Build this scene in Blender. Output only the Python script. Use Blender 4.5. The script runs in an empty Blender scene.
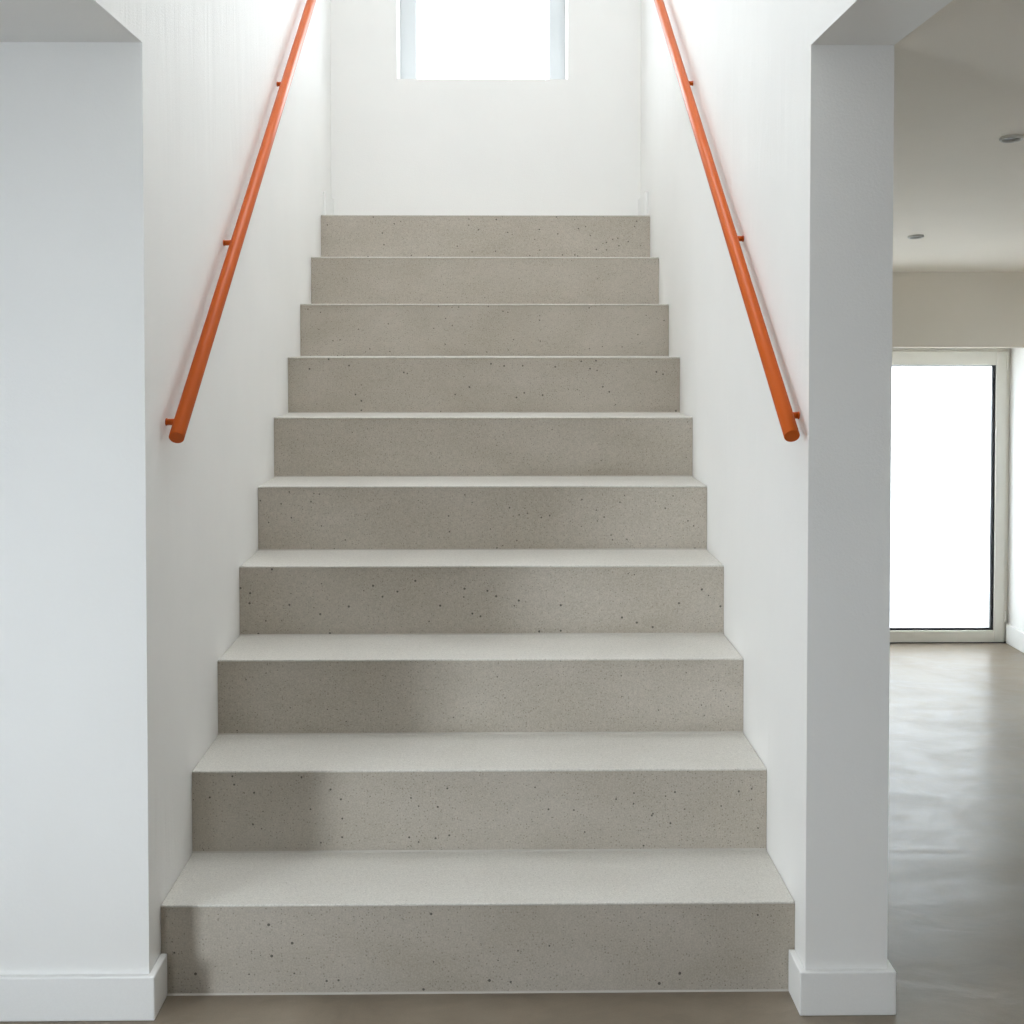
import bpy, bmesh, math
from mathutils import Vector, Matrix
C = bpy.context.scene.collection
SC = bpy.context.scene

# ------------------------------------------------------------------ materials
def mat(name):
    m = bpy.data.materials.new(name); m.use_nodes = True
    nt = m.node_tree; nt.nodes.clear()
    out = nt.nodes.new('ShaderNodeOutputMaterial')
    return m, nt, out

def N(nt, kind, **kw):
    n = nt.nodes.new(kind)
    for k, v in kw.items():
        if k in n.inputs: n.inputs[k].default_value = v
        else: setattr(n, k, v)
    return n

def bsdf(nt, out, color, rough, spec=.5, metal=0):
    b = N(nt, 'ShaderNodeBsdfPrincipled')
    b.inputs['Base Color'].default_value = (*color, 1)
    b.inputs['Roughness'].default_value = rough
    b.inputs['Specular IOR Level'].default_value = spec
    b.inputs['Metallic'].default_value = metal
    nt.links.new(b.outputs[0], out.inputs[0])
    return b

def pos(nt, scale=(1, 1, 1)):
    g = N(nt, 'ShaderNodeNewGeometry')
    mp = N(nt, 'ShaderNodeMapping'); mp.inputs['Scale'].default_value = scale
    nt.links.new(g.outputs['Position'], mp.inputs['Vector'])
    return mp.outputs[0]

def noise(nt, vec, scale, detail=4, rough=.5, dist=0):
    n = N(nt, 'ShaderNodeTexNoise')
    n.inputs['Scale'].default_value = scale; n.inputs['Detail'].default_value = detail
    n.inputs['Roughness'].default_value = rough; n.inputs['Distortion'].default_value = dist
    nt.links.new(vec, n.inputs['Vector'])
    return n.outputs[0]

def ramp(nt, fac, stops):
    r = N(nt, 'ShaderNodeValToRGB')
    e = r.color_ramp.elements
    while len(e) > 1: e.remove(e[-1])
    e[0].position = stops[0][0]; e[0].color = (*stops[0][1], 1)
    for p_, c_ in stops[1:]:
        x = e.new(p_); x.color = (*c_, 1)
    nt.links.new(fac, r.inputs[0])
    return r.outputs[0]

def math_(nt, op, a, b):
    n = N(nt, 'ShaderNodeMath', operation=op)
    for i, v in enumerate((a, b)):
        if isinstance(v, (int, float)): n.inputs[i].default_value = v
        else: nt.links.new(v, n.inputs[i])
    return n.outputs[0]

def mixc(nt, fac, a, b, blend='MIX'):
    n = N(nt, 'ShaderNodeMix', data_type='RGBA', blend_type=blend)
    for s, v in ((n.inputs[0], fac), (n.inputs[6], a), (n.inputs[7], b)):
        if isinstance(v, (int, float)): s.default_value = v
        elif isinstance(v, tuple): s.default_value = (*v, 1)
        else: nt.links.new(v, s)
    return n.outputs[2]

def bump(nt, b, h, strength, dist=.01):
    n = N(nt, 'ShaderNodeBump'); n.inputs['Strength'].default_value = strength
    n.inputs['Distance'].default_value = dist
    nt.links.new(h, n.inputs['Height']); nt.links.new(n.outputs[0], b.inputs['Normal'])

def plaster(name, color, rough=.75, tex=.25, streak=0):
    m, nt, out = mat(name); b = bsdf(nt, out, color, rough, .3)
    p = pos(nt)
    g = noise(nt, p, 220, 3, .6)
    big = noise(nt, p, 3, 3)
    c = mixc(nt, ramp(nt, big, [(.35, (0, 0, 0)), (.7, (1, 1, 1))]), color, tuple(x*.975 for x in color))
    nt.links.new(c, b.inputs['Base Color'])
    h = g
    if streak:
        s = noise(nt, pos(nt, (1, 1, .17)), 9, 4, .55, .6)
        h = math_(nt, 'ADD', math_(nt, 'MULTIPLY', g, .22), math_(nt, 'MULTIPLY', s, streak))
    bump(nt, b, h, tex, .01)
    return m

def concrete(name, c0, c1, holes=True, rough=.55):
    m, nt, out = mat(name); b = bsdf(nt, out, c0, rough, .35)
    p = pos(nt)
    big = noise(nt, pos(nt, (1, 1, 1.8)), 3.2, 5, .55, .5)
    base = mixc(nt, ramp(nt, big, [(.3, (0, 0, 0)), (.72, (1, 1, 1))]), c0, c1)
    fine = noise(nt, p, 260, 2, .7)
    base = mixc(nt, .9, base, ramp(nt, fine, [(.3, (.82, .82, .82)), (.7, (1.13, 1.13, 1.13))]), 'MULTIPLY')
    grain = noise(nt, p, 90, 3, .6)
    base = mixc(nt, .8, base, ramp(nt, grain, [(.3, (.94, .94, .94)), (.7, (1.05, 1.05, 1.05))]), 'MULTIPLY')
    # brown specks of aggregate
    v2 = N(nt, 'ShaderNodeTexVoronoi'); v2.inputs['Scale'].default_value = 75
    nt.links.new(p, v2.inputs['Vector'])
    sz = N(nt, 'ShaderNodeSeparateColor'); nt.links.new(v2.outputs['Color'], sz.inputs[0])
    rad = math_(nt, 'MULTIPLY', math_(nt, 'GREATER_THAN', sz.outputs[0], .72), .11)
    f2 = math_(nt, 'LESS_THAN', v2.outputs['Distance'], rad)
    base = mixc(nt, math_(nt, 'MULTIPLY', f2, .45), base, (.22, .17, .12))
    vf = N(nt, 'ShaderNodeTexVoronoi'); vf.inputs['Scale'].default_value = 150
    nt.links.new(p, vf.inputs['Vector'])
    sf = N(nt, 'ShaderNodeSeparateColor'); nt.links.new(vf.outputs['Color'], sf.inputs[0])
    cl = noise(nt, p, 6, 2, .5)
    kf = math_(nt, 'GREATER_THAN', math_(nt, 'ADD', sf.outputs[0], cl), 1.16)
    ff = math_(nt, 'LESS_THAN', vf.outputs['Distance'], math_(nt, 'MULTIPLY', kf, .24))
    base = mixc(nt, math_(nt, 'MULTIPLY', ff, .5 if holes else .15), base, (.12, .11, .09))
    h = grain
    if holes:
        v = N(nt, 'ShaderNodeTexVoronoi'); v.inputs['Scale'].default_value = 42
        nt.links.new(p, v.inputs['Vector'])
        s = N(nt, 'ShaderNodeSeparateColor'); nt.links.new(v.outputs['Color'], s.inputs[0])
        clus = noise(nt, p, 4.3, 2, .5)
        keep = math_(nt, 'GREATER_THAN', math_(nt, 'ADD', s.outputs[0], math_(nt, 'MULTIPLY', clus, 1.1)), 1.05)
        r_ = math_(nt, 'ADD', math_(nt, 'MULTIPLY', s.outputs[1], .09), .05)
        f = math_(nt, 'LESS_THAN', v.outputs['Distance'], math_(nt, 'MULTIPLY', keep, r_))
        base = mixc(nt, math_(nt, 'MULTIPLY', f, .82), base, (.05, .045, .04))
        h = math_(nt, 'SUBTRACT', math_(nt, 'MULTIPLY', grain, .15), f)
    nt.links.new(base, b.inputs['Base Color'])
    bump(nt, b, h, .18, .003)
    return m

def floor_mat():
    m, nt, out = mat('polished_concrete'); b = bsdf(nt, out, (.4, .37, .32), .3, .5)
    p = pos(nt)
    big = noise(nt, pos(nt, (1, .8, 1)), 1.6, 6, .6, 1.2)
    base = mixc(nt, ramp(nt, big, [(.3, (0, 0, 0)), (.7, (1, 1, 1))]), FLOOR0, FLOOR1)
    mott = noise(nt, pos(nt, (.7, 1.4, 1)), 7, 8, .7, 1.0)
    base = mixc(nt, .8, base, ramp(nt, mott, [(.35, (.80, .80, .80)), (.65, (1.08, 1.08, 1.08))]), 'MULTIPLY')
    fine = noise(nt, p, 300, 2, .7)
    base = mixc(nt, .6, base, ramp(nt, fine, [(.3, (.9, .9, .9)), (.7, (1.07, 1.07, 1.07))]), 'MULTIPLY')
    v = N(nt, 'ShaderNodeTexVoronoi'); v.inputs['Scale'].default_value = 12
    nt.links.new(p, v.inputs['Vector'])
    s = N(nt, 'ShaderNodeSeparateColor'); nt.links.new(v.outputs['Color'], s.inputs[0])
    keep = math_(nt, 'MULTIPLY', math_(nt, 'GREATER_THAN', s.outputs[0], .8), .035)
    f = math_(nt, 'LESS_THAN', v.outputs['Distance'], keep)
    base = mixc(nt, math_(nt, 'MULTIPLY', f, .3), base, (.12, .1, .08))
    nt.links.new(base, b.inputs['Base Color'])
    rr = ramp(nt, mott, [(.3, (.28, .28, .28)), (.7, (.50, .50, .50))])
    nt.links.new(rr, b.inputs['Roughness']); b.inputs['Specular IOR Level'].default_value = .38
    w = noise(nt, pos(nt, (.8, 1.1, 1)), 4, 4, .5, .8)
    bump(nt, b, w, .22, .012)
    b.inputs['Coat Weight'].default_value = .10; b.inputs['Coat Roughness'].default_value = .22
    return m

def plain(name, color, rough, spec=.5, metal=0, grain=.0, gs=300):
    m, nt, out = mat(name); b = bsdf(nt, out, color, rough, spec, metal)
    n = noise(nt, pos(nt), gs, 2)
    c = mixc(nt, .5, color, ramp(nt, n, [(.3, (.95, .95, .95)), (.7, (1, 1, 1))]), 'MULTIPLY')
    nt.links.new(c, b.inputs['Base Color'])
    if grain: bump(nt, b, n, grain, .002)
    return m

def clear_glass():
    m, nt, out = mat('clear_glass')
    t = N(nt, 'ShaderNodeBsdfTransparent'); t.inputs[0].default_value = (.97, .98, .98, 1)
    g = N(nt, 'ShaderNodeBsdfGlossy'); g.inputs['Roughness'].default_value = .02
    lw = N(nt, 'ShaderNodeLayerWeight'); lw.inputs[0].default_value = .5
    fr = math_(nt, 'ADD', math_(nt, 'MULTIPLY', math_(nt, 'POWER', lw.outputs['Facing'], 5), .8), .03)
    x = N(nt, 'ShaderNodeMixShader')
    nt.links.new(fr, x.inputs[0]); nt.links.new(t.outputs[0], x.inputs[1]); nt.links.new(g.outputs[0], x.inputs[2])
    nt.links.new(x.outputs[0], out.inputs[0])
    return m

def frosted_glass():
    m, nt, out = mat('frosted_glass')
    t = N(nt, 'ShaderNodeBsdfTranslucent'); t.inputs[0].default_value = (.94, .96, .97, 1)
    r = N(nt, 'ShaderNodeBsdfRefraction'); r.inputs['IOR'].default_value = 1.12
    r.inputs['Roughness'].default_value = .55; r.inputs[0].default_value = (.96, .98, .98, 1)
    x = N(nt, 'ShaderNodeMixShader'); x.inputs[0].default_value = .45
    g = N(nt, 'ShaderNodeBsdfGlossy'); g.inputs['Roughness'].default_value = .35
    y = N(nt, 'ShaderNodeMixShader'); y.inputs[0].default_value = .04
    nt.links.new(t.outputs[0], x.inputs[1]); nt.links.new(r.outputs[0], x.inputs[2])
    nt.links.new(x.outputs[0], y.inputs[1]); nt.links.new(g.outputs[0], y.inputs[2])
    nt.links.new(y.outputs[0], out.inputs[0])
    return m

FLOOR0, FLOOR1 = (.205, .165, .122), (.285, .238, .185)
M = dict(
    wall=plaster('white_wall_paint', (.86, .855, .84), .8, .12),
    stairwall=plaster('trowelled_white_plaster', (.87, .865, .85), .6, .3, 1.5),
    warm=plaster('warm_white_paint', (.83, .775, .69), .8, .12),
    trim=plain('white_gloss_paint', (.86, .86, .85), .45),
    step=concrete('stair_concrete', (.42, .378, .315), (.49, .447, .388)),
    tread=concrete('smoothed_lit_tread_concrete', (.59, .567, .52), (.65, .63, .585), holes=False, rough=.42),  # smoother concrete, lightened to put top light and bright nosings into the colour
    joint=plain('pale_grout', (.52, .495, .45), .7, .3),
    floor=floor_mat(),
    orange=plain('orange_powder_coat', (.55, .094, .003), .36, .35, 0, .05, 500),
    frame=plain('painted_aluminium', (.78, .76, .70), .4),
    wframe=plain('pale_grey_window_paint', (.64, .665, .68), .5),
    gasket=plain('black_rubber_gasket', (.02, .02, .025), .5),
    chrome=plain('grey_lamp_trim', (.60, .59, .55), .4, .5),
    lens=plain('grey_lamp_reflector', (.055, .052, .045), .4, .4),
    glass=clear_glass(), frost=frosted_glass(),
    ground=plain('pale_outdoor_paving', (.78, .78, .76), .8, .3, 0, .2, 40),
    outwall=plain('grey_garden_render', (.45, .47, .48), .8, .3, 0, .2, 40),
)

# ------------------------------------------------------------------ mesh helpers
def add_box(bm, x0, x1, y0, y1, z0, z1):
    v = [bm.verts.new((x, y, z)) for x in (x0, x1) for y in (y0, y1) for z in (z0, z1)]
    for f in ((0, 1, 3, 2), (4, 6, 7, 5), (0, 4, 5, 1), (2, 3, 7, 6), (0, 2, 6, 4), (1, 5, 7, 3)):
        bm.faces.new([v[i] for i in f])

def add_prism(bm, pts, a, b, axis='x'):
    """closed outline extruded along an axis; pts are the other two coordinates"""
    def P(t, u, v):
        return {'x': (t, u, v), 'y': (u, t, v), 'z': (u, v, t)}[axis]
    A = [bm.verts.new(P(a, *q)) for q in pts]; B = [bm.verts.new(P(b, *q)) for q in pts]
    n = len(pts)
    bm.faces.new(A); bm.faces.new(B)
    for i in range(n): bm.faces.new((A[i], A[(i+1) % n], B[(i+1) % n], B[i]))

def add_tube(bm, a, b, r, n=32, bev=0):
    a, b = Vector(a), Vector(b); d = (b-a).normalized(); L = (b-a).length
    u = d.orthogonal().normalized(); w = d.cross(u)
    prof = [(0, r-bev), (bev, r), (L-bev, r), (L, r-bev)] if bev else [(0, r), (L, r)]
    rings = []
    for t, rr in prof:
        rings.append([bm.verts.new(a + d*t + (u*math.cos(2*math.pi*i/n) + w*math.sin(2*math.pi*i/n))*rr) for i in range(n)])
    for k in range(len(rings)-1):
        for i in range(n):
            f = bm.faces.new((rings[k][i], rings[k][(i+1) % n], rings[k+1][(i+1) % n], rings[k+1][i])); f.smooth = True
    bm.faces.new(rings[0]); bm.faces.new(rings[-1])

def add_lathe(bm, prof, c, n=40):
    """prof: (r, z) from inside to outside, around +z at c"""
    rings = []
    for r, z in prof:
        if r == 0: rings.append([bm.verts.new((c[0], c[1], c[2]+z))])
        else: rings.append([bm.verts.new((c[0]+r*math.cos(2*math.pi*i/n), c[1]+r*math.sin(2*math.pi*i/n), c[2]+z)) for i in range(n)])
    for A, B in zip(rings, rings[1:]):
        for i in range(n):
            j = (i+1) % n
            q = [A[0], B[j], B[i]] if len(A) == 1 else ([A[i], A[j], B[0]] if len(B) == 1 else [A[i], A[j], B[j], B[i]])
            f = bm.faces.new(q); f.smooth = True

def link(name, bm, m, origin=(0, 0, 0), parent=None, bevel=0, seg=2, wpar=None):
    """bm in world coordinates; origin is where the object's own origin goes"""
    bmesh.ops.recalc_face_normals(bm, faces=bm.faces)
    bmesh.ops.translate(bm, vec=-Vector(origin), verts=bm.verts)
    me = bpy.data.meshes.new(name); bm.to_mesh(me); bm.free()
    me.materials.append(m)
    o = bpy.data.objects.new(name, me); C.objects.link(o)
    if parent is not None:
        o.parent = parent; o.location = Vector(origin) - world_loc(parent)
    else: o.location = origin
    if bevel:
        b = o.modifiers.new('bevel', 'BEVEL'); b.width = bevel; b.segments = seg; b.limit_method = 'ANGLE'
    return o

def world_loc(o):
    v = Vector(o.location)
    while o.parent: o = o.parent; v += Vector(o.location)
    return v

def empty(name, loc, label=None, cat=None, kind=None, group=None):
    o = bpy.data.objects.new(name, None); C.objects.link(o); o.location = loc; o.empty_display_size = .1
    return props(o, label, cat, kind, group)

def props(o, label=None, cat=None, kind=None, group=None):
    for k, v in (('label', label), ('category', cat), ('kind', kind), ('group', group)):
        if v: o[k] = v
    return o

def struct(name, boxes, m, label, cat, bevel=0, extra=None):
    bm = bmesh.new()
    for b in boxes: add_box(bm, *b)
    if extra: extra(bm)
    x0 = min(v.co.x for v in bm.verts); x1 = max(v.co.x for v in bm.verts)
    y0 = min(v.co.y for v in bm.verts); y1 = max(v.co.y for v in bm.verts); z0 = min(v.co.z for v in bm.verts)
    o = link(name, bm, m, ((x0+x1)/2, (y0+y1)/2, z0), bevel=bevel)
    if m is M['stairwall']:      # only the faces along the stair are trowelled
        o.data.materials.append(M['wall'])
        for p_ in o.data.polygons:
            if abs(p_.normal.x) < .5: p_.material_index = 1
    return props(o, label, cat, 'structure')

# ------------------------------------------------------------------ dimensions (metres)
HW = .70                 # half width of the stair
YF = 2.530               # front plane of the walls
SOF = 2.061              # low ceiling
COL = .176               # thickness of the right wall / pillar
R_, T_ = .19976, .27751  # rise, going
Y1 = 2.617               # first riser
YB = 5.447               # wall behind the landing
TOP = 4.25               # ceiling over the stair void
VN = 1.0                 # near end of the void
XL, XR, YN = -2.5, 2.540, -3.4
YL, YD = 5.40, 5.78      # lintel, door plane
LB = 1.4355              # lintel underside
def cz(y): return 1.776 + (YL - y)*.1000     # sloping ceiling of the side room
BT = .0153               # baseboard thickness
BH = .0945

# ------------------------------------------------------------------ setting
struct('floor', [(XL-.15, XR+.15, YN-.15, YD+.1, -.12, 0)], M['floor'], 'polished grey-beige concrete floor', 'floor')

# left wall: front face + left side of the stair + the void above it, one L-shaped wall
def wl(bm):
    add_prism(bm, [(XL-.15, YF), (-HW, YF), (-HW, YB+.3), (-HW-.15, YB+.3), (-HW-.15, YF+.15), (XL-.15, YF+.15)], 0, SOF, 'z')
    add_box(bm, -HW-.15, -HW, VN-.12, YB+.3, SOF, TOP)
struct('wall_left', [], M['stairwall'], 'white plaster wall on the left of the stairs', 'wall', 0, wl)
# right wall with the pillar end
def wr(bm):
    add_box(bm, HW, HW+COL, YF, YB+.3, 0, SOF)
    add_box(bm, HW, HW+COL, VN-.12, YB+.3, SOF, TOP)
struct('wall_right', [], M['stairwall'], 'white plaster wall on the right of the stairs ending in a square pillar', 'wall', 0, wr)
# wall behind the landing, with the window opening
WX0, WX1, WZ0, WZ1 = -.402, .369, 2.647, 3.75
WD = .21
struct('wall_back', [(-HW, WX0, YB, YB+.3, 0, TOP), (WX1, HW, YB, YB+.3, 0, TOP),
                     (WX0, WX1, YB, YB+.3, 0, WZ0), (WX0, WX1, YB, YB+.3, WZ1, TOP)], M['wall'],
       'smooth white wall above the top landing with a window', 'wall')
struct('wall_upper', [(-HW, HW, VN-.12, VN, SOF+.2, TOP)], M['wall'], 'white wall closing the stair void above the hall', 'wall')
# ceilings
struct('ceiling_left', [(XL-.15, -HW-.15, YN-.15, YF, SOF, SOF+.2)], M['wall'], 'low white ceiling left of the stair void', 'ceiling')
struct('ceiling_hall', [(-HW-.15, HW+COL, YN-.15, VN-.12, SOF, SOF+.2), (-HW, HW, VN-.12, VN, SOF, SOF+.2)], M['wall'],
       'white ceiling over the hall in front of the stairs', 'ceiling')
def cr(bm):
    add_prism(bm, [(YN-.15, cz(YN-.15)), (YL+.05, cz(YL+.05)), (YL+.05, 2.9), (YN-.15, 2.9)], HW+COL, XR+.15, 'x')
struct('ceiling_right', [], M['warm'], 'sloping warm white ceiling of the side room', 'ceiling', 0, cr)
struct('beam_right', [(HW, HW+COL, YN-.15, VN-.12, SOF+.2, 2.9)], M['wall'], 'white downstand edge beside the side room ceiling', 'beam')
# skylight opening in the top ceiling, made deep to cut off low glow
SX0, SX1, SY0, SY1 = -.62, .62, 2.0, 4.5
struct('ceiling_top', [(-HW-.15, SX0, VN-.12, YB+.3, TOP, TOP+.8), (SX1, HW+COL, VN-.12, YB+.3, TOP, TOP+.8),
                       (SX0, SX1, VN-.12, SY0, TOP, TOP+.8), (SX0, SX1, SY1, YB+.3, TOP, TOP+.8)], M['wall'],
       'white ceiling over the stair void with a skylight', 'ceiling')
# outer walls of hall and side room
LWY0, LWY1, LWZ0, LWZ1 = .05, .86, .06, 2.0       # window in the far left wall, behind the viewer
struct('wall_far_left', [(XL-.10, XL, YN-.15, LWY0, 0, SOF), (XL-.10, XL, LWY1, YF, 0, SOF),
                         (XL-.10, XL, LWY0, LWY1, 0, LWZ0), (XL-.10, XL, LWY0, LWY1, LWZ1, SOF)], M['wall'],
       'white outer wall of the hall with a window', 'wall')
FWX0, FWX1, FWZ0, FWZ1 = -1.9, -1.2, .12, .80  # opening for the fill window added behind the viewer
struct('wall_front', [(XL-.15, FWX0, YN-.15, YN, 0, 2.9), (FWX1, XR+.15, YN-.15, YN, 0, 2.9),
                      (FWX0, FWX1, YN-.15, YN, 0, FWZ0), (FWX0, FWX1, YN-.15, YN, FWZ1, 2.9)], M['wall'],
       'white wall behind the viewer with an opening for the added fill window', 'wall')
struct('wall_far_right', [(XR, XR+.15, YN, YD+.2, 0, 2.9)], M['wall'], 'white outer wall of the side room', 'wall')
DX0, DX1 = .98, 2.520
struct('wall_door', [(HW+COL, XR+.15, YL, YD+.17, LB, 2.9), (HW+COL, DX0, YD, YD+.17, 0, LB)], M['warm'],
       'deep warm white lintel over the frosted glass door', 'wall', .004)

# baseboards
def bb(name, path, label, h=BH):
    """path: plan outline (closed polygon) of one baseboard run"""
    def ex(bm): add_prism(bm, path, 0, h, 'z')
    return struct(name, [], M['trim'], label, 'baseboard', .003, ex)
bb('baseboard_left', [(XL, YF), (-HW, YF), (-HW, Y1), (-HW+BT, Y1), (-HW+BT, YF-BT), (XL, YF-BT)], 'white baseboard along the left wall, turning into the stairs')
x2 = HW+COL
bb('baseboard_right', [(HW, Y1), (HW, YF), (x2, YF), (x2, YL+.38), (x2+BT, YL+.38), (x2+BT, YF-BT), (HW-BT, YF-BT), (HW-BT, Y1)],
   'white baseboard wrapped around the foot of the right pillar')
bb('baseboard_far_right', [(XR, YN), (XR, YD-.005), (XR-BT, YD-.005), (XR-BT, YN)], 'white baseboard in the side room by the glass door')
for nm, s in (('baseboard_landing_left', -1), ('baseboard_landing_right', 1)):
    y0 = Y1+9*T_+.07; xs = sorted((s*HW, s*(HW-.012)))
    bm = bmesh.new(); add_box(bm, xs[0], xs[1], y0, YB, 10*R_, 10*R_+.108)
    props(link(nm, bm, M['trim'], (sum(xs)/2, (y0+YB)/2, 10*R_), bevel=.002), 'short white baseboard on the top landing, %s side' % ('left' if s < 0 else 'right'), 'baseboard', 'structure')

# ------------------------------------------------------------------ staircase
st = empty('staircase', (0, Y1, 0), 'straight flight of ten grey concrete steps between two white walls', 'staircase')
SW = HW-.0006
TT = .0055; OV = .002
for n in range(10):
    y = Y1+n*T_; z0 = n*R_; z1 = (n+1)*R_
    y_end = (Y1+(n+1)*T_+.10) if n < 9 else YB-.001
    bm = bmesh.new(); add_box(bm, -SW, SW, y+OV, y_end, max(0, z0-TT if n else 0), z1-TT)
    s = link('step', bm, M['step'], (0, y, z0), st)
    bm = bmesh.new(); add_box(bm, -SW, SW, y, (y+T_+OV) if n < 9 else YB-.001, z1-TT, z1)
    link('tread', bm, M['tread'], (0, y, z1-TT), s, bevel=.0032, seg=3)
    bm = bmesh.new()
    add_prism(bm, [(y+OV+.001, z0), (y+OV-.004, z0), (y+OV+.001, z0+.0035)], -SW, SW, 'x')
    link('joint', bm, M['joint'], (0, y, z0), s)

# ------------------------------------------------------------------ handrails
RR = .0168; OFF = .0350
def handrail(s, end, top, brackets, label):
    xr = s*(HW-OFF)
    a = Vector((xr, end[0], end[1])); b = Vector((xr, top[0], top[1]))
    d = (b-a).normalized()
    b2 = a + d*((5.02-a.y)/d.y)
    root = empty('handrail', (s*HW, a.y, a.z), label, 'handrail', None, None)
    bm = bmesh.new(); add_tube(bm, a, b2, RR, 48, .0012)
    link('rail_tube', bm, M['orange'], a, root)
    for y, z in brackets:
        p = Vector((xr, y, z))
        bm = bmesh.new(); add_tube(bm, (p.x, p.y, p.z), (s*(HW-.002), p.y, p.z), .0074, 20)
        br = link('bracket', bm, M['orange'], p, root)
        bm = bmesh.new(); add_tube(bm, (s*(HW-.003), p.y, p.z), (s*HW, p.y, p.z), .0086, 24, .0008)
        link('wall_plate', bm, M['orange'], (s*HW, p.y, p.z), br)
handrail(-1, (2.645, 1.2265), (4.621, 2.744), ((2.691, 1.259), (3.275, 1.712), (4.095, 2.322), (4.88, 2.93)), 'orange tubular handrail on the left wall of the stairs')
handrail(1, (2.531, 1.237), (4.623, 2.764), ((2.611, 1.277), (3.204, 1.718), (4.028, 2.314), (4.88, 2.94)), 'orange tubular handrail on the right wall of the stairs')

# ------------------------------------------------------------------ windows and door
def window(name, axis, fixed, depth, a0, a1, z0, z1, fw, label, gl='glass', mullion=0, zb=None):
    """frame in a wall opening; axis 'y': the pane faces y; fixed..fixed+depth is its thickness"""
    zb = fw if zb is None else zb
    def bx(bm, p0, p1, q0, q1, d0=0, d1=1):
        f0, f1 = fixed+depth*d0, fixed+depth*d1
        f0, f1 = min(f0, f1), max(f0, f1)
        add_box(bm, *((p0, p1, f0, f1) if axis == 'y' else (f0, f1, p0, p1)), q0, q1)
    base = ((a0+a1)/2, fixed, z0) if axis == 'y' else (fixed, (a0+a1)/2, z0)
    root = empty(name, base, label, 'window', 'structure')
    bm = bmesh.new()
    bx(bm, a0, a0+fw, z0, z1); bx(bm, a1-fw, a1, z0, z1); bx(bm, a0+fw, a1-fw, z0, z0+zb); bx(bm, a0+fw, a1-fw, z1-fw, z1)
    if mullion: bx(bm, (a0+a1)/2-.03, (a0+a1)/2+.03, z0+zb, z1-fw)
    link('window_frame', bm, M['wframe'], base, root, bevel=.002)
    bm = bmesh.new(); g = .004
    gx0, gx1, gz0, gz1 = a0+fw, a1-fw, z0+zb, z1-fw
    bx(bm, gx0, gx0+g, gz0, gz1, .45, .62); bx(bm, gx1-g, gx1, gz0, gz1, .45, .62)
    bx(bm, gx0+g, gx1-g, gz0, gz0+g, .45, .62); bx(bm, gx0+g, gx1-g, gz1-g, gz1, .45, .62)
    link('gasket', bm, M['trim'] if gl == 'glass' else M['gasket'], base, root)
    bm = bmesh.new(); bx(bm, gx0, gx1, gz0, gz1, .5, .56)
    link('window_pane', bm, M[gl], base, root)
    return root
window('window_1', 'y', YB+WD, .07, WX0, WX1, WZ0, WZ1, .073, 'white framed window high in the wall above the landing', zb=.042)
window('window_2', 'x', XL-.02, -.06, LWY0, LWY1, LWZ0, LWZ1, .04, 'window in the far left wall of the hall')
window('fill_window', 'y', YN-.05, -.07, FWX0, FWX1, FWZ0, FWZ1, .05, 'unseen window added behind the viewer to fill the hall with light')  # added as frontal fill light for the hall
# skylight
sk = empty('skylight', ((SX0+SX1)/2, (SY0+SY1)/2, TOP+.8), 'skylight over the stairs', 'skylight', 'structure')
bm = bmesh.new()
for q in ((SX0, SX0+.04, SY0, SY1), (SX1-.04, SX1, SY0, SY1), (SX0+.04, SX1-.04, SY0, SY0+.04), (SX0+.04, SX1-.04, SY1-.04, SY1)):
    add_box(bm, *q, TOP+.8, TOP+.86)
link('window_frame', bm, M['wframe'], (0, SY0, TOP+.8), sk)
bm = bmesh.new(); add_box(bm, SX0+.04, SX1-.04, SY0+.04, SY1-.04, TOP+.82, TOP+.828)
link('window_pane', bm, M['glass'], (0, SY0, TOP+.82), sk)

# frosted glass door
dr = empty('door_1', ((DX0+DX1)/2, YD, 0), 'frosted glass door in a pale frame at the end of the side room', 'door', 'structure')
GX0, GX1, GZ0, GZ1 = DX0+.075, 2.470, .060, 1.352
bm = bmesh.new()
for q in ((DX0, GX0, 0, 1.420), (GX1, DX1, 0, 1.420), (GX0, GX1, 0, GZ0), (GX0, GX1, GZ1, 1.420)):
    add_box(bm, q[0], q[1], YD, YD+.06, q[2], q[3])
link('door_leaf_frame', bm, M['frame'], (1.75, YD, 0), dr, bevel=.003)
bm = bmesh.new()
for q in ((DX0-.0, DX1+.020, 1.420, LB), (DX1, DX1+.020, 0, 1.420)):
    add_box(bm, q[0], q[1], YD+.012, YD+.09, q[2], q[3])
link('door_frame', bm, M['frame'], (1.75, YD+.012, 0), dr, bevel=.002)
bm = bmesh.new()
for q in ((GX1-.014, GX1, GZ0, GZ1), (GX0, GX0+.014, GZ0, GZ1), (GX0+.014, GX1-.014, GZ0, GZ0+.010), (GX0+.014, GX1-.014, GZ1-.004, GZ1)):
    add_box(bm, q[0], q[1], YD+.012, YD+.028, q[2], q[3])
link('gasket', bm, M['gasket'], (1.75, YD+.012, GZ0), dr)
bm = bmesh.new(); add_box(bm, GX0, GX1, YD+.028, YD+.036, GZ0, GZ1)
link('door_pane', bm, M['frost'], (1.75, YD+.028, GZ0), dr)
for z in (1.33, .10):
    bm = bmesh.new(); add_tube(bm, (DX1+.002, YD-.004, z), (DX1+.002, YD-.004, z+.085 if z > 1 else z+.06), .005, 16, .001)
    link('hinge', bm, M['frame'], (DX1+.002, YD-.004, z), dr)
bm = bmesh.new(); add_box(bm, DX0, DX1+.02, YD-.004, YD+.1, 0, .004)
link('threshold', bm, M['gasket'], (1.75, YD, 0), dr)

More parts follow.
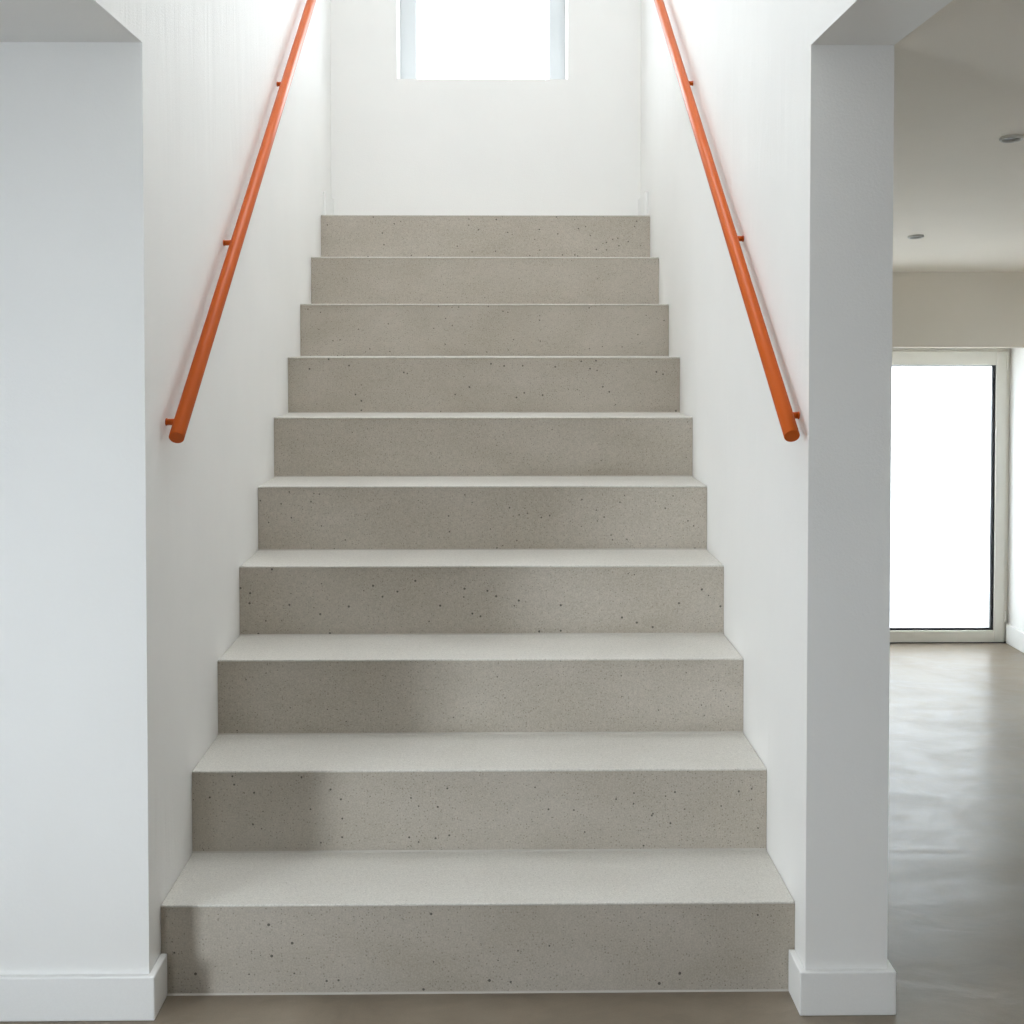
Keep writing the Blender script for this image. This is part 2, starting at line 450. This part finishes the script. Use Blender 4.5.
# ------------------------------------------------------------------ downlights in the sloping ceiling
def downlight(x, y, r, label):
    z = cz(y)
    root = empty('downlight', (x, y, z), label, 'downlight', None, 'recessed downlights in the side room ceiling')
    root.rotation_euler = (-math.atan(.1000), 0, 0)
    bm = bmesh.new()
    add_lathe(bm, [(r*.74, -.001), (r*.78, -.007), (r*.9, -.0075), (r, -.004), (r, .002)], (0, 0, 0))
    o = link('trim_ring', bm, M['chrome'], (0, 0, 0)); o.parent = root
    bm = bmesh.new(); add_lathe(bm, [(0, -.0035), (r*.4, -.003), (r*.76, -.001), (r*.76, .002)], (0, 0, 0))
    o = link('reflector', bm, M['lens'], (0, 0, 0)); o.parent = root
downlight(1.428, 3.230, .031, 'larger, nearer one of two round recessed downlights, at the right edge')
downlight(1.645, 4.573, .030, 'smaller, farther one of two round recessed downlights, beside the pillar')

# ------------------------------------------------------------------ outdoors
def gr(bm): add_box(bm, -3.4, 12, -4.6, 14, -.3, -.13)  # unseen paving, kept pale and cut short so more light enters the windows
struct('ground', [], M['ground'], 'pale paving outside the house', 'ground', 0, gr)
def bank(bm): add_prism(bm, [(.2, -.13), (4.5, -.13), (4.5, .20), (.2, 1.0)], 7.2, 7.6, 'y')
struct('garden_wall', [], M['outwall'], 'low sloping garden wall beyond the frosted door', 'wall', 0, bank)

# ------------------------------------------------------------------ daylight
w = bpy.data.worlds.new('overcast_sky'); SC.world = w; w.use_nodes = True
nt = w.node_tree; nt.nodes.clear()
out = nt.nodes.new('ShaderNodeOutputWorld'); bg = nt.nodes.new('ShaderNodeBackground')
tc = nt.nodes.new('ShaderNodeTexCoord'); sp = nt.nodes.new('ShaderNodeSeparateXYZ')
nt.links.new(tc.outputs['Generated'], sp.inputs[0])
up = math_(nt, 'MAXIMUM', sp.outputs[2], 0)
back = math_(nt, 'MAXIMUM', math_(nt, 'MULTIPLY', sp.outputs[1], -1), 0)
left = math_(nt, 'MAXIMUM', math_(nt, 'ADD', math_(nt, 'MULTIPLY', sp.outputs[0], -.5), math_(nt, 'MULTIPLY', sp.outputs[1], -.866)), 0)  # glow added on the back left, to strengthen the light through the windows
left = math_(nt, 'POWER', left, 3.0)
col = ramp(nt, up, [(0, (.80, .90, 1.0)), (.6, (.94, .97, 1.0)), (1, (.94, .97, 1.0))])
# the left sky is tinted, to colour the light added from that side
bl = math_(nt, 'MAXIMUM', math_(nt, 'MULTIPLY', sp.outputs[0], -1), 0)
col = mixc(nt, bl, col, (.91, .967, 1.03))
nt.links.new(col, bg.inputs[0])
BASE = 2.5; ZEN = 4.2; LEFTB = 29.5; AHEAD = 5.0; BACK = 2.0  # sky weights by direction, with glows added to brighten walls and risers
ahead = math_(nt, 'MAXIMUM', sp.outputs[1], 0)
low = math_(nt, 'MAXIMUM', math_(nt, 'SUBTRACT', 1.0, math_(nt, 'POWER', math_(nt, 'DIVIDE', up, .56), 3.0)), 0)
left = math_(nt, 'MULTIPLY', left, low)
# the added glow goes on weaker below the horizon, to light wall and soffit
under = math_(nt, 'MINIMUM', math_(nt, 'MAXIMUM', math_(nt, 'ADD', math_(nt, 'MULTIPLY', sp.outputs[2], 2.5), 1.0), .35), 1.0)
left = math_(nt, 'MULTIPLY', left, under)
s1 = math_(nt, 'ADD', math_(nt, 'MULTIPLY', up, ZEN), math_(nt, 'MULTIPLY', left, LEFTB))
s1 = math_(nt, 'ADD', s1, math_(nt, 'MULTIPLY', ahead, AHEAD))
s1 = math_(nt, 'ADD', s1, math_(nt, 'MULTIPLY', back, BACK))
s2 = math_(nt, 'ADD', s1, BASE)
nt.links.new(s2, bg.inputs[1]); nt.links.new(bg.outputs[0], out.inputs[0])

def portal(loc, rot, sx, sy):
    l = bpy.data.lights.new('portal', 'AREA'); l.shape = 'RECTANGLE'; l.size = sx; l.size_y = sy
    l.cycles.is_portal = True
    o = bpy.data.objects.new('sky_portal', l); C.objects.link(o); o.location = loc; o.rotation_euler = rot
pi = math.pi
portal(((WX0+WX1)/2, YB+.31, (WZ0+WZ1)/2), (-pi/2, 0, 0), WX1-WX0, WZ1-WZ0)      # faces -y
portal((XL-.11, (LWY0+LWY1)/2, (LWZ0+LWZ1)/2), (0, -pi/2, 0), LWZ1-LWZ0, LWY1-LWY0)   # faces +x
portal(((FWX0+FWX1)/2, YN-.16, (FWZ0+FWZ1)/2), (pi/2, 0, 0), FWX1-FWX0, FWZ1-FWZ0)   # faces +y
portal((0, (SY0+SY1)/2, TOP+.9), (0, 0, 0), SX1-SX0, SY1-SY0)                     # faces down

# ------------------------------------------------------------------ camera
cam = bpy.data.cameras.new('camera'); co = bpy.data.objects.new('camera', cam); C.objects.link(co)
cam.sensor_fit = 'HORIZONTAL'; cam.sensor_width = 36; cam.lens = 1200/1024*36
cam.shift_x = 2.741/1024; cam.shift_y = -130.205/1024
co.location = (.03226, 0, 1.4149)
co.rotation_euler = (pi/2-.02463, 0, -.01322)
cam.clip_start = .02; cam.clip_end = 200
SC.camera = co

SC.view_settings.view_transform = 'Standard'; SC.view_settings.look = 'None'
SC.view_settings.gamma = 1; SC.view_settings.use_curve_mapping = False
SC.view_settings.exposure = 0
SC.cycles.max_bounces = 16; SC.cycles.diffuse_bounces = 10; SC.cycles.glossy_bounces = 6
SC.cycles.transmission_bounces = 6; SC.cycles.transparent_max_bounces = 8
SC.cycles.use_denoising = True; SC.cycles.sample_clamp_indirect = 8
SC.cycles.caustics_reflective = False
